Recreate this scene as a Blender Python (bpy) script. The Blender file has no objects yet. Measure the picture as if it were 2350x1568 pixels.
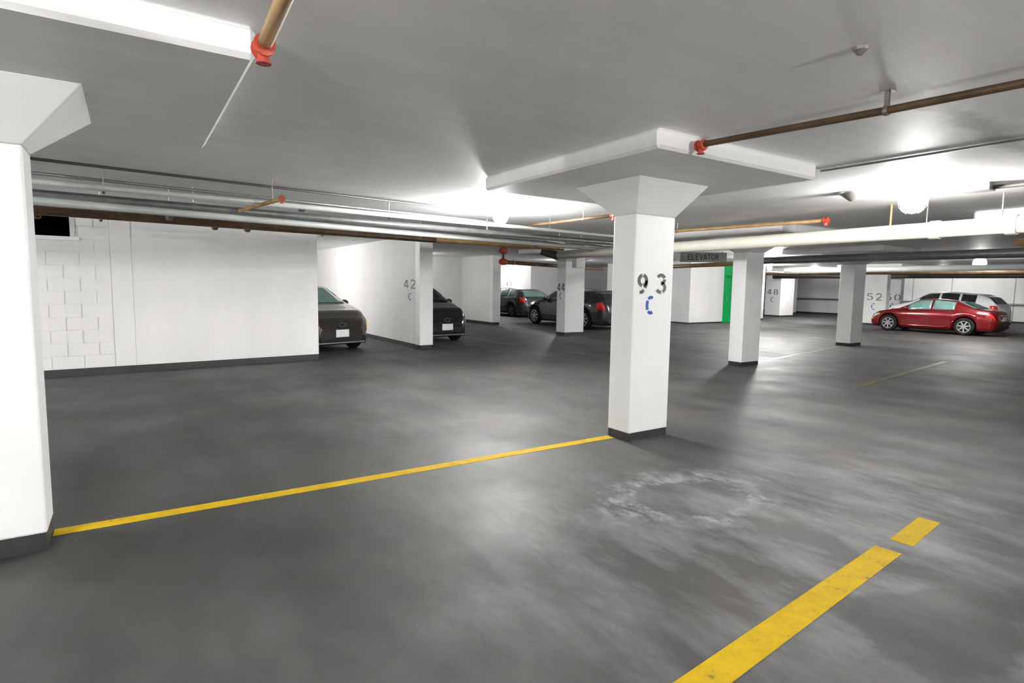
import bpy, bmesh, math, random
from mathutils import Vector, Matrix
random.seed(7)
S = bpy.context.scene
COL = S.collection
PI = math.pi

# ------------------------------------------------------------------ camera
cam_d = bpy.data.cameras.new('camera')
cam = bpy.data.objects.new('camera', cam_d)
COL.objects.link(cam)
cam_d.sensor_fit = 'HORIZONTAL'
cam_d.sensor_width = 36.0
cam_d.lens = 36.0 * 1324.0 / 2350.0
cam_d.clip_start = 0.05
cam_d.clip_end = 200
# rows: right, down, forward of the camera in the garage's own axes (x along the bay row, y into the bays)
right = Vector((0.83396085, -0.55163488, 0.01443133))
down = Vector((-0.04145601, -0.08870845, -0.99519456))
fwd = Vector((0.55026421, 0.82935503, -0.09684796))
m3 = Matrix((right, -down, -fwd)).transposed()
cam.matrix_world = Matrix.Translation((0, 0, 1.5)) @ m3.to_4x4()
S.camera = cam

# ------------------------------------------------------------------ world and exposure
w = bpy.data.worlds.new('world'); S.world = w; w.use_nodes = True
w.node_tree.nodes['Background'].inputs[0].default_value = (0.9, 0.95, 1.0, 1)
w.node_tree.nodes['Background'].inputs[1].default_value = 0.0
S.view_settings.view_transform = 'Standard'
S.view_settings.look = 'None'
S.view_settings.gamma = 1
S.view_settings.use_curve_mapping = False
S.view_settings.exposure = 4.08
LAMP_POWER = 1.0

# ------------------------------------------------------------------ materials
def newmat(name):
    m = bpy.data.materials.new(name); m.use_nodes = True
    nt = m.node_tree
    return m, nt, nt.nodes['Principled BSDF']
def noise(nt, scale, detail=4, rough=0.55, vec=None, dist=0.0):
    n = nt.nodes.new('ShaderNodeTexNoise')
    n.inputs['Scale'].default_value = scale; n.inputs['Detail'].default_value = detail
    n.inputs['Roughness'].default_value = rough; n.inputs['Distortion'].default_value = dist
    if vec is not None: nt.links.new(vec, n.inputs['Vector'])
    return n
def ramp(nt, fac, stops):
    r = nt.nodes.new('ShaderNodeValToRGB')
    el = r.color_ramp.elements
    el[0].position, el[0].color = stops[0][0], stops[0][1]
    el[1].position, el[1].color = stops[-1][0], stops[-1][1]
    for p, c in stops[1:-1]:
        e = el.new(p); e.color = c
    nt.links.new(fac, r.inputs[0]); return r
def g(v, t=(1, 1, 1)): return (v * t[0], v * t[1], v * t[2], 1)
def objco(nt):
    t = nt.nodes.new('ShaderNodeNewGeometry')
    return t.outputs['Position']
def mapping(nt, vec, scale=(1, 1, 1), rot=(0, 0, 0), loc=(0, 0, 0)):
    n = nt.nodes.new('ShaderNodeMapping')
    n.inputs['Scale'].default_value = scale; n.inputs['Rotation'].default_value = rot; n.inputs['Location'].default_value = loc
    nt.links.new(vec, n.inputs['Vector']); return n.outputs[0]
def mixc(nt, fac, a, b, mode='MIX'):
    n = nt.nodes.new('ShaderNodeMix'); n.data_type = 'RGBA'; n.blend_type = mode
    for s, v in ((n.inputs[0], fac), (n.inputs[6], a), (n.inputs[7], b)):
        if hasattr(v, 'links') or hasattr(v, 'is_linked'): nt.links.new(v, s)
        else: s.default_value = v
    return n.outputs[2]
def math_(nt, op, a, b=None, clamp=False):
    n = nt.nodes.new('ShaderNodeMath'); n.operation = op; n.use_clamp = clamp
    for i, v in enumerate((a, b)):
        if v is None: continue
        if isinstance(v, (int, float)): n.inputs[i].default_value = v
        else: nt.links.new(v, n.inputs[i])
    return n.outputs[0]
def bump(nt, bs, h, strength, dist=0.01):
    b = nt.nodes.new('ShaderNodeBump'); b.inputs['Strength'].default_value = strength
    b.inputs['Distance'].default_value = dist
    nt.links.new(h, b.inputs['Height']); nt.links.new(b.outputs[0], bs.inputs['Normal'])

def paint_mat(name, v, tint=(1, 1, 1), rough=0.55, var=0.08, scale=3, bmp=0.15, streak=False):
    m, nt, bs = newmat(name)
    p = objco(nt)
    if streak: pv = mapping(nt, p, (1.2, 1.2, 0.35))
    else: pv = p
    n = noise(nt, scale, 6, 0.65, pv)
    r = ramp(nt, n.outputs[0], [(0.3, g(v * (1 - var), tint)), (0.7, g(v, tint))])
    nt.links.new(r.outputs[0], bs.inputs['Base Color'])
    bs.inputs['Roughness'].default_value = rough
    n2 = noise(nt, 60, 3, 0.6, p)
    bump(nt, bs, n2.outputs[0], bmp, 0.004)
    return m
def simple(name, col, rough=0.5, metal=0.0, spec=0.5, var=0.1, scale=20):
    m, nt, bs = newmat(name)
    n = noise(nt, scale, 4, 0.6, objco(nt))
    r = ramp(nt, n.outputs[0], [(0.3, tuple(c * (1 - var) for c in col) + (1,)), (0.7, tuple(col) + (1,))])
    nt.links.new(r.outputs[0], bs.inputs['Base Color'])
    bs.inputs['Roughness'].default_value = rough; bs.inputs['Metallic'].default_value = metal
    bs.inputs['Specular IOR Level'].default_value = spec
    return m
def emis(name, col, s):
    m, nt, bs = newmat(name)
    bs.inputs['Base Color'].default_value = (0.8, 0.8, 0.8, 1)
    bs.inputs['Emission Color'].default_value = tuple(col) + (1,)
    bs.inputs['Emission Strength'].default_value = s
    return m

M = {}
M['white'] = paint_mat('white_paint', 0.80, (0.985, 1, 1), 0.5, 0.05)
M['wall'] = paint_mat('white_wall_paint', 0.79, (1, 1, 1), 0.55, 0.10, 1.2, 0.25, True)
M['wall2'] = paint_mat('dusty_white_wall_paint', 0.74, (1, 0.995, 0.98), 0.6, 0.10, 1.5, 0.25, True)
M['black'] = paint_mat('black_base_paint', 0.035, (0.95, 1, 1), 0.5, 0.4, 12)
M['text'] = paint_mat('dark_stencil_paint', 0.16, (0.96, 1, 1), 0.6, 0.75, 14)
M['blue'] = simple('blue_stencil_paint', (0.05, 0.13, 0.50), 0.6, 0, 0.3, 0.4, 18)
M['brown'] = simple('rusty_brown_pipe', (0.20, 0.125, 0.07), 0.45, 0.25, 0.5, 0.55, 6)
M['orange'] = simple('orange_brown_pipe', (0.50, 0.31, 0.13), 0.5, 0.1, 0.5, 0.35, 6)
M['cream'] = paint_mat('cream_pipe_paint', 0.80, (1, 0.97, 0.85), 0.42, 0.10, 4)
M['palepipe'] = paint_mat('pale_green_white_pipe', 0.66, (0.95, 1, 0.95), 0.4, 0.15, 4)
M['greypipe'] = simple('grey_galvanised_pipe', (0.30, 0.31, 0.31), 0.4, 0.5, 0.5, 0.3, 8)
M['darkpipe'] = simple('dark_conduit', (0.07, 0.068, 0.06), 0.5, 0.2, 0.5, 0.3, 8)
M['red'] = simple('red_coupling_paint', (0.60, 0.075, 0.04), 0.45, 0.0, 0.5, 0.3, 20)
M['steel'] = simple('steel_rod', (0.35, 0.33, 0.31), 0.4, 0.7)
M['green'] = simple('green_door_paint', (0.004, 0.40, 0.10), 0.75, 0, 0.1, 0.15, 5)
M['plate'] = simple('licence_plate_white', (0.82, 0.85, 0.9), 0.4)
M['platetext'] = simple('licence_plate_blue', (0.12, 0.2, 0.45), 0.5)
M['tyre'] = simple('tyre_rubber', (0.018, 0.018, 0.018), 0.85, 0, 0.2)
M['rim'] = simple('alloy_rim', (0.62, 0.62, 0.63), 0.28, 0.85)
M['rimdark'] = simple('dark_rim', (0.16, 0.16, 0.17), 0.35, 0.7)
M['trim'] = simple('black_plastic', (0.012, 0.012, 0.013), 0.5)
M['chrome'] = simple('chrome', (0.8, 0.8, 0.8), 0.12, 1.0)
M['amber'] = simple('amber_lens', (0.75, 0.33, 0.05), 0.2)
M['headlamp'] = simple('headlamp_lens', (0.55, 0.56, 0.56), 0.08, 0.4)
M['taillamp'] = simple('red_lens', (0.75, 0.03, 0.03), 0.15)
M['void'] = simple('dark_void', (0.004, 0.004, 0.004), 0.9, 0, 0.0)
M['signgrey'] = simple('grey_sign_board', (0.42, 0.42, 0.41), 0.5)
M['box'] = simple('white_electrical_box', (0.8, 0.8, 0.8), 0.4)
M['lamp_metal'] = simple('lamp_housing', (0.5, 0.5, 0.48), 0.4, 0.4)
def carpaint(name, col, rough=0.22, metal=0.3):
    m, nt, bs = newmat(name)
    bs.inputs['Base Color'].default_value = tuple(col) + (1,)
    bs.inputs['Roughness'].default_value = rough; bs.inputs['Metallic'].default_value = metal
    bs.inputs['Coat Weight'].default_value = 0.9; bs.inputs['Coat Roughness'].default_value = 0.06
    n = noise(nt, 400, 2, 0.5, objco(nt)); bump(nt, bs, n.outputs[0], 0.02, 0.001)
    return m
M['paint_brown'] = carpaint('dark_brown_grey_paint', (0.045, 0.040, 0.034))
M['paint_black'] = carpaint('blue_black_paint', (0.018, 0.022, 0.026))
M['paint_grey'] = carpaint('dark_grey_paint', (0.055, 0.057, 0.062))
M['paint_char'] = carpaint('charcoal_paint', (0.04, 0.04, 0.044))
M['paint_red'] = carpaint('deep_red_paint', (0.19, 0.004, 0.007))
M['paint_white'] = carpaint('white_car_paint', (0.85, 0.86, 0.88), 0.3, 0.0)
def glassmat(name, col):
    m, nt, bs = newmat(name)
    bs.inputs['Base Color'].default_value = tuple(col) + (1,)
    bs.inputs['Roughness'].default_value = 0.05
    bs.inputs['Coat Weight'].default_value = 1.0; bs.inputs['Coat Roughness'].default_value = 0.03
    n = noise(nt, 3, 2, 0.5, objco(nt))
    r = ramp(nt, n.outputs[0], [(0.3, tuple(c * 0.8 for c in col) + (1,)), (0.7, tuple(col) + (1,))])
    nt.links.new(r.outputs[0], bs.inputs['Base Color'])
    return m
M['glass'] = glassmat('green_tinted_glass', (0.16, 0.30, 0.27))
M['glassdark'] = glassmat('dark_tinted_glass', (0.015, 0.02, 0.02))

# floor: worn dark asphalt sealer with brown patches, dried salt ring and damp spots
def floor_mat():
    m, nt, bs = newmat('worn_garage_floor')
    L = nt.links
    p = objco(nt)
    n1 = noise(nt, 0.55, 4, 0.5, p)
    base = ramp(nt, n1.outputs[0], [(0.32, (0.032, 0.032, 0.032, 1)), (0.5, (0.047, 0.0467, 0.046, 1)), (0.68, (0.066, 0.0657, 0.065, 1))]).outputs[0]
    # brushed streaks running across the bays
    st = noise(nt, 1.8, 2, 0.45, mapping(nt, p, (1.0, 0.3, 1), (0, 0, 0.5)))
    sr = ramp(nt, st.outputs[0], [(0.35, g(0.74)), (0.65, g(1.25))]).outputs[0]
    base = mixc(nt, 1.0, base, sr, 'MULTIPLY')
    sk = noise(nt, 7, 5, 0.65, mapping(nt, p, (1, 0.5, 1), (0, 0, -0.5)))
    skr = ramp(nt, sk.outputs[0], [(0.35, g(0.90)), (0.65, g(1.12))]).outputs[0]
    base = mixc(nt, 1.0, base, skr, 'MULTIPLY')
    # brown rust-coloured dirt
    n2 = noise(nt, 1.1, 3, 0.5, mapping(nt, p, (1, 1, 1), (0, 0, 0), (5.2, 1.3, 0)))
    bf = ramp(nt, n2.outputs[0], [(0.55, g(0)), (0.72, g(0.5))]).outputs[0]
    base = mixc(nt, bf, base, (0.07, 0.06, 0.044, 1))
    # distance helper with ragged edge
    wob = noise(nt, 2.6, 6, 0.7, p)
    def blob(cx, cy, sx, sy, rot=0.0, wobble=0.35):
        v = mapping(nt, p, (1 / sx, 1 / sy, 0), (0, 0, 0))
        s = nt.nodes.new('ShaderNodeVectorMath'); s.operation = 'SUBTRACT'
        L.new(v, s.inputs[0]); s.inputs[1].default_value = (cx / sx, cy / sy, 0)
        ln = nt.nodes.new('ShaderNodeVectorMath'); ln.operation = 'LENGTH'
        L.new(s.outputs[0], ln.inputs[0])
        wv = math_(nt, 'MULTIPLY', math_(nt, 'SUBTRACT', wob.outputs[0], 0.5), wobble * 2)
        return math_(nt, 'MULTIPLY', math_(nt, 'ADD', ln.outputs['Value'], wv), 0.5)
    # salt ring round the dried puddle
    d = blob(3.32, 2.66, 0.62, 0.42, 0, 0.75)
    ring = ramp(nt, d, [(0.0, g(0)), (0.36, g(0)), (0.43, g(1)), (0.52, g(0.6)), (0.66, g(0))]).outputs[0]
    fine = noise(nt, 9, 6, 0.7, mapping(nt, p, (1, 0.5, 1), (0, 0, -0.5)))
    fr = ramp(nt, fine.outputs[0], [(0.42, g(0)), (0.62, g(1))]).outputs[0]
    ring = mixc(nt, 1.0, ring, fr, 'MULTIPLY')
    inner = ramp(nt, d, [(0.0, g(1)), (0.38, g(1)), (0.45, g(0))]).outputs[0]
    base = mixc(nt, math_(nt, 'MULTIPLY', inner, 0.5), base, (0.058, 0.068, 0.072, 1))
    base = mixc(nt, math_(nt, 'MULTIPLY', ring, 0.75), base, (0.42, 0.43, 0.44, 1))
    # pale powdery haze between the two painted lines
    n3 = noise(nt, 3.2, 5, 0.62, mapping(nt, p, (1, 0.4, 1), (0, 0, -0.5)))
    hz = ramp(nt, n3.outputs[0], [(0.42, g(0)), (0.66, g(1))]).outputs[0]
    d2 = blob(3.4, 1.9, 2.3, 1.35)
    hm = ramp(nt, d2, [(0.2, g(1.0)), (0.62, g(0))]).outputs[0]
    base = mixc(nt, math_(nt, 'MULTIPLY', math_(nt, 'MULTIPLY', hz, hm), 0.8), base, (0.20, 0.20, 0.208, 1))
    # dark damp patch bottom right
    d3 = blob(2.98, 0.98, 0.55, 0.33, 0, 0.5)
    dk = ramp(nt, d3, [(0.40, g(0.75)), (0.48, g(0))]).outputs[0]
    base = mixc(nt, dk, base, (0.02, 0.02, 0.019, 1))
    # brown wet stain in the aisle on the right
    d4 = blob(13.6, 4.0, 3.0, 0.75)
    dk4 = ramp(nt, d4, [(0.3, g(0.8)), (0.55, g(0))]).outputs[0]
    base = mixc(nt, dk4, base, (0.02, 0.017, 0.01, 1))
    # grit
    gr = ramp(nt, noise(nt, 180, 3, 0.7, p).outputs[0], [(0.3, g(0.96)), (0.7, g(1.04))]).outputs[0]
    base = mixc(nt, 1.0, base, gr, 'MULTIPLY')
    L.new(base, bs.inputs['Base Color'])
    rr = ramp(nt, noise(nt, 1.2, 2, 0.5, p).outputs[0], [(0.3, g(0.56)), (0.7, g(0.68))])
    pol = ramp(nt, blob(2.45, 3.9, 1.0, 0.9), [(0.1, g(0.04)), (0.5, g(0))]).outputs[0]
    L.new(math_(nt, 'SUBTRACT', rr.outputs[0], pol), bs.inputs['Roughness'])
    bs.inputs['Specular IOR Level'].default_value = 0.5
    hh = math_(nt, 'ADD', math_(nt, 'MULTIPLY', noise(nt, 5, 2, 0.5, p).outputs[0], 1.0), math_(nt, 'MULTIPLY', noise(nt, 120, 3, 0.6, p).outputs[0], 0.03))
    bump(nt, bs, hh, 0.10, 0.02)
    return m
M['floor'] = floor_mat()
def ceil_mat():
    m, nt, bs = newmat('painted_concrete_ceiling')
    p = objco(nt)
    n1 = noise(nt, 0.8, 6, 0.6, p)
    base = ramp(nt, n1.outputs[0], [(0.3, (0.84, 0.84, 0.838, 1)), (0.7, (0.90, 0.90, 0.902, 1))]).outputs[0]
    sc = noise(nt, 2.0, 7, 0.75, mapping(nt, p, (0.35, 2.2, 1), (0, 0, 0.2)))
    sr = ramp(nt, sc.outputs[0], [(0.3, g(0.93)), (0.6, g(1.0)), (0.72, g(1.05))]).outputs[0]
    base = mixc(nt, 1.0, base, sr, 'MULTIPLY')
    # long ragged shadow of pipe and hanger, painted into the ceiling colour
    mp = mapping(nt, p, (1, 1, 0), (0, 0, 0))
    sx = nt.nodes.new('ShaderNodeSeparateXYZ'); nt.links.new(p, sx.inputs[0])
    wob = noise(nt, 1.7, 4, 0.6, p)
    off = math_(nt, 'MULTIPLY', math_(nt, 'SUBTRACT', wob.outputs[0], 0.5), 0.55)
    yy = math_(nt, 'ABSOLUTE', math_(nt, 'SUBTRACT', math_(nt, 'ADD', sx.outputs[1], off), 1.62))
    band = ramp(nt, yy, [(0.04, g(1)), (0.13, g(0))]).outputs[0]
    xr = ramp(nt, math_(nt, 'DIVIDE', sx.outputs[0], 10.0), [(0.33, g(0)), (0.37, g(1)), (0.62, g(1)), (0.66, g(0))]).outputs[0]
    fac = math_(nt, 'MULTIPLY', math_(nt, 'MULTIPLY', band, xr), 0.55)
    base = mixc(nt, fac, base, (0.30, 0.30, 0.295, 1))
    nt.links.new(base, bs.inputs['Base Color'])
    bs.inputs['Roughness'].default_value = 0.6
    bump(nt, bs, noise(nt, 14, 5, 0.7, p).outputs[0], 0.12, 0.01)
    return m
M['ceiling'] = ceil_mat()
def yellow_mat():
    m, nt, bs = newmat('yellow_line_paint')
    p = objco(nt)
    n = noise(nt, 9, 6, 0.75, p)
    r = ramp(nt, n.outputs[0], [(0.30, (0.12, 0.095, 0.03, 1)), (0.40, (0.50, 0.33, 0.004, 1)), (0.7, (0.64, 0.42, 0.001, 1))])
    nt.links.new(r.outputs[0], bs.inputs['Base Color']); bs.inputs['Roughness'].default_value = 0.75; bs.inputs['Specular IOR Level'].default_value = 0.2
    bump(nt, bs, noise(nt, 50, 4, 0.7, p).outputs[0], 0.1, 0.004)
    return m
M['yellow'] = yellow_mat()
def yellow_faded():
    m, nt, bs = newmat('faded_yellow_line_paint')
    p = objco(nt)
    n = noise(nt, 3.5, 6, 0.75, p)
    r = ramp(nt, n.outputs[0], [(0.35, (0.05, 0.048, 0.03, 1)), (0.55, (0.12, 0.10, 0.035, 1)), (0.7, (0.18, 0.14, 0.04, 1))])
    nt.links.new(r.outputs[0], bs.inputs['Base Color']); bs.inputs['Roughness'].default_value = 0.5
    return m
M['yellow2'] = yellow_faded()

# ------------------------------------------------------------------ mesh helpers
def obj(name, bm, mat=None, parent=None, smooth=False, bevel=0.0, bseg=2):
    me = bpy.data.meshes.new(name)
    bmesh.ops.recalc_face_normals(bm, faces=bm.faces)
    bm.to_mesh(me); bm.free()
    if mat is not None: me.materials.append(M[mat] if isinstance(mat, str) else mat)
    if smooth:
        for f in me.polygons: f.use_smooth = True
    o = bpy.data.objects.new(name, me); COL.objects.link(o)
    if parent is not None: o.parent = parent
    if bevel:
        b = o.modifiers.new('bevel', 'BEVEL'); b.width = bevel; b.segments = bseg; b.limit_method = 'ANGLE'
    return o
def box(bm, x0, x1, y0, y1, z0, z1):
    v = [bm.verts.new((x, y, z)) for z in (z0, z1) for y in (y0, y1) for x in (x0, x1)]
    for f in ((0, 2, 3, 1), (4, 5, 7, 6), (0, 1, 5, 4), (2, 6, 7, 3), (0, 4, 6, 2), (1, 3, 7, 5)):
        bm.faces.new([v[i] for i in f])
def frustum(bm, a, z0, b, z1):
    """a, b = (x0,x1,y0,y1) rectangles at z0, z1"""
    v = [bm.verts.new((x, y, z)) for (r, z) in ((a, z0), (b, z1)) for (x, y) in ((r[0], r[2]), (r[1], r[2]), (r[1], r[3]), (r[0], r[3]))]
    bm.faces.new(v[0:4]); bm.faces.new(v[4:8])
    for i in range(4):
        j = (i + 1) % 4
        bm.faces.new((v[i], v[j], v[4 + j], v[4 + i]))
def tube(bm, pts, r, n=14, caps=True):
    pts = [Vector(p) for p in pts]
    rings = []
    for i, p in enumerate(pts):
        if i == 0: d = pts[1] - pts[0]
        elif i == len(pts) - 1: d = pts[-1] - pts[-2]
        else: d = (pts[i + 1] - p).normalized() + (p - pts[i - 1]).normalized()
        d.normalize()
        up = Vector((0, 0, 1)) if abs(d.z) < 0.9 else Vector((1, 0, 0))
        a = d.cross(up).normalized(); b = d.cross(a).normalized()
        rr = r[i] if isinstance(r, (list, tuple)) else r
        rings.append([bm.verts.new(p + a * rr * math.cos(2 * PI * k / n) + b * rr * math.sin(2 * PI * k / n)) for k in range(n)])
    for i in range(len(rings) - 1):
        for k in range(n):
            bm.faces.new((rings[i][k], rings[i][(k + 1) % n], rings[i + 1][(k + 1) % n], rings[i + 1][k]))
    if caps:
        bm.faces.new(rings[0]); bm.faces.new(rings[-1])
def ellipsoid(bm, c, r, nu=16, nv=10):
    g_ = []
    for j in range(nv + 1):
        t = PI * j / nv
        row = [bm.verts.new((c[0] + r[0] * math.sin(t) * math.cos(2 * PI * i / nu), c[1] + r[1] * math.sin(t) * math.sin(2 * PI * i / nu), c[2] + r[2] * math.cos(t))) for i in range(nu)] if 0 < j < nv else [bm.verts.new((c[0], c[1], c[2] + r[2] * math.cos(t)))]
        g_.append(row)
    for j in range(nv):
        a, b = g_[j], g_[j + 1]
        for i in range(nu):
            k = (i + 1) % nu
            if len(a) == 1: bm.faces.new((a[0], b[i], b[k]))
            elif len(b) == 1: bm.faces.new((a[i], b[0], a[k]))
            else: bm.faces.new((a[i], b[i], b[k], a[k]))
def thing(name, label, cat, loc=(0, 0, 0), rz=0, group=None):
    o = bpy.data.objects.new(name, None); COL.objects.link(o)
    o.location = loc; o.rotation_euler = (0, 0, rz); o.empty_display_size = 0.2
    o['label'] = label; o['category'] = cat
    if group: o['group'] = group
    return o
def tag(o, label, cat, group=None):
    o['label'] = label; o['category'] = cat
    if group: o['group'] = group
    return o
def B(name, mat, parent, dims, bevel=0.0, label=None):
    bm = bmesh.new(); box(bm, *dims)
    o = obj(name, bm, mat, parent, bevel=bevel)
    if label: o['label'] = label
    return o
def struct(o): o['kind'] = 'structure'; return o

# stencil glyphs: strokes in a 0..1 by 0..1.5 cell, with the gaps of a paint stencil
def arc(cx, cy, rx, ry, a0, a1, n=10):
    return [(cx + rx * math.cos(math.radians(a0 + (a1 - a0) * i / n)), cy + ry * math.sin(math.radians(a0 + (a1 - a0) * i / n))) for i in range(n + 1)]
GL = {
 '9': [arc(.5, 1.02, .36, .40, 100, 260), arc(.5, 1.02, .36, .40, 80, -80), [(.86, 1.0), (.84, .72), (.74, .45)], [(.62, .27), (.44, .1), (.24, .1)]],
 '3': [arc(.45, 1.1, .36, .32, 150, 20), arc(.45, 1.1, .36, .32, 0, -90, 6), arc(.45, .43, .4, .36, 80, -60), arc(.45, .43, .4, .36, -85, -155, 6)],
 'C': [arc(.5, .75, .36, .62, 62, 130, 6), arc(.5, .75, .36, .62, 145, 215, 6), arc(.5, .75, .36, .62, 230, 298, 6)],
 '4': [[(.62, 1.45), (.62, .62)], [(.62, .4), (.62, .05)], [(.52, 1.4), (.08, .52)], [(.08, .45), (.9, .45)]],
 '2': [arc(.48, 1.05, .36, .38, 160, 10), [(.84, .98), (.7, .72), (.2, .2)], [(.12, .08), (.9, .08)]],
 '8': [arc(.5, 1.1, .32, .32, 80, -80), arc(.5, 1.1, .32, .32, 100, 260), arc(.5, .42, .38, .36, 80, -80), arc(.5, .42, .38, .36, 100, 260)],
 '5': [[(.85, 1.42), (.2, 1.42), (.18, .85)], arc(.46, .5, .38, .42, 100, -60), arc(.46, .5, .38, .42, -85, -150, 5)],
 '0': [arc(.5, .75, .36, .64, 75, -75), arc(.5, .75, .36, .64, 105, 255)],
 'E': [[(.15, 0), (.15, 1.5)], [(.15, 1.42), (.85, 1.42)], [(.15, .76), (.75, .76)], [(.15, .08), (.85, .08)]],
 'L': [[(.15, 1.5), (.15, 0)], [(.15, .08), (.85, .08)]],
 'V': [[(.05, 1.5), (.5, 0)], [(.5, 0), (.95, 1.5)]],
 'A': [[(.05, 0), (.5, 1.5)], [(.5, 1.5), (.95, 0)], [(.25, .5), (.75, .5)]],
 'T': [[(.5, 0), (.5, 1.5)], [(.05, 1.42), (.95, 1.42)]],
 'O': [arc(.5, .75, .4, .66, 0, 360, 20)],
 'R': [[(.15, 0), (.15, 1.5)], [(.15, 1.42), (.55, 1.42)], arc(.55, 1.1, .3, .32, 90, -90), [(.55, .78), (.15, .78)], [(.5, .78), (.9, 0)]],
 'S': [arc(.5, 1.1, .33, .33, 40, 270, 12), arc(.5, .42, .35, .36, 90, -140, 12)],
}
def glyphs(name, text, origin, ux, nrm, h, adv, mat, parent, sw=0.19, label=None, xs=1.0):
    """text standing upright on a face: origin = lower left, ux = direction of reading, nrm = face normal"""
    ux = Vector(ux); nrm = Vector(nrm); uz = Vector((0, 0, 1)); o = Vector(origin)
    s = h / 1.5
    for i, ch in enumerate(text):
        bm = bmesh.new()
        for st in GL.get(ch, []):
            P = [Vector(p) for p in st]
            Ls, Rs = [], []
            for k, p in enumerate(P):
                d = (P[min(k + 1, len(P) - 1)] - P[max(k - 1, 0)]).normalized()
                nn = Vector((-d.y, d.x)) * sw / 2
                Ls.append(p + nn); Rs.append(p - nn)
            def W(q, lift): return o + ux * (i * adv + q.x * s * xs) + uz * (q.y * s) + nrm * lift
            va = [bm.verts.new(W(q, 0.0025)) for q in Ls]; vb = [bm.verts.new(W(q, 0.0025)) for q in Rs]
            wa = [bm.verts.new(W(q, 0.0)) for q in Ls]; wb = [bm.verts.new(W(q, 0.0)) for q in Rs]
            for k in range(len(P) - 1):
                bm.faces.new((va[k], va[k + 1], vb[k + 1], vb[k])); bm.faces.new((wa[k], wb[k], wb[k + 1], wa[k + 1]))
                bm.faces.new((va[k], wa[k], wa[k + 1], va[k + 1])); bm.faces.new((vb[k], vb[k + 1], wb[k + 1], wb[k]))
            bm.faces.new((va[0], vb[0], wb[0], wa[0])); bm.faces.new((va[-1], wa[-1], wb[-1], vb[-1]))
        ob = obj(name, bm, mat, parent)
        if label: ob['label'] = label

# ------------------------------------------------------------------ setting
ZC = 2.61      # slab underside
ZD = 2.47      # drop panel underside
XMIN, XMAX, YMIN, YMAX = -8.0, 36.0, -9.0, 30.0
bm = bmesh.new(); box(bm, XMIN - .3, XMAX + .3, YMIN - .3, YMAX + .3, -0.3, 0)
floor = struct(obj('floor', bm, 'floor'))
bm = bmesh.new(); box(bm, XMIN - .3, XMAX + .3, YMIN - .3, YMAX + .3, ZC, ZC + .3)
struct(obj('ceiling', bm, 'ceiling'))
for n, d in (('wall_left', (XMIN - .3, XMIN, YMIN, YMAX, 0, ZC)), ('wall_rear', (XMIN, XMAX, YMIN - .3, YMIN, 0, ZC)), ('wall_far', (XMIN, XMAX, YMAX, YMAX + .3, 0, ZC))):
    bm = bmesh.new(); box(bm, *d); struct(obj(n, bm, 'wall2'))
# far right wall with black base band, ledge rail and panel seams
bm = bmesh.new(); box(bm, XMAX, XMAX + .3, YMIN, YMAX, 0, ZC)
wr = struct(obj('wall_right', bm, 'wall'))
B('base_band', 'black', wr, (XMAX - .02, XMAX, YMIN, YMAX, 0.0, .10))
bm = bmesh.new(); tube(bm, [(XMAX - .14, 3, .93), (XMAX - .14, 22, .93)], .05, 10)
rail = obj('guard_rail', bm, 'greypipe'); tag(rail, 'long grey guard pipe fixed along the far right white wall', 'rail')
B('rail_bracket', 'greypipe', rail, (XMAX - .12, XMAX, 17.9, 17.96, .9, .96))
B('rail_bracket', 'greypipe', rail, (XMAX - .12, XMAX, 9.9, 9.96, .9, .96))
for yy in (10.0, 12.6, 14.4):
    B('seam', 'greypipe', wr, (XMAX - .012, XMAX, yy, yy + .03, .1, ZC))

# painted bay lines on the floor
def line(name, a, b, wdt, mat, n=1):
    a = Vector(a); b = Vector(b); d = (b - a).normalized(); nn = Vector((-d.y, d.x)) * wdt / 2
    bm = bmesh.new()
    q = [a + nn, b + nn, b - nn, a - nn]
    lo = [bm.verts.new((p.x, p.y, 0)) for p in q]; hi = [bm.verts.new((p.x, p.y, .003)) for p in q]
    bm.faces.new(hi); bm.faces.new(lo)
    for i in range(4): bm.faces.new((lo[i], lo[(i + 1) % 4], hi[(i + 1) % 4], hi[i]))
    return obj(name, bm, mat, floor)
def tl(o, s): o['label'] = s
tl(line('bay_line', (-.43, 4.235), (3.97, 4.175), .105, 'yellow'), 'long bright yellow line between the two nearest columns')
tl(line('bay_line', (0.6, 1.21), (3.62, 1.468), .135, 'yellow'), 'worn wide yellow line at the lower right')
tl(line('bay_line', (3.79, 1.47), (4.33, 1.53), .12, 'yellow'), 'short broken-off end of the lower right yellow line')
for a, b in (((8.0, 12.02), (8.06, 16.6)), ((11.5, 15.2), (11.4, 18.5)), ((13.0, 13.6), (13.1, 19.3)),
             ((10.6, 7.0), (15.9, 7.95)), ((9.6, 4.46), (14.6, 5.12)), ((21.0, 7.35), (23.0, 6.1))):
    line('bay_line', a, b, .10, 'yellow2')

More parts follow.
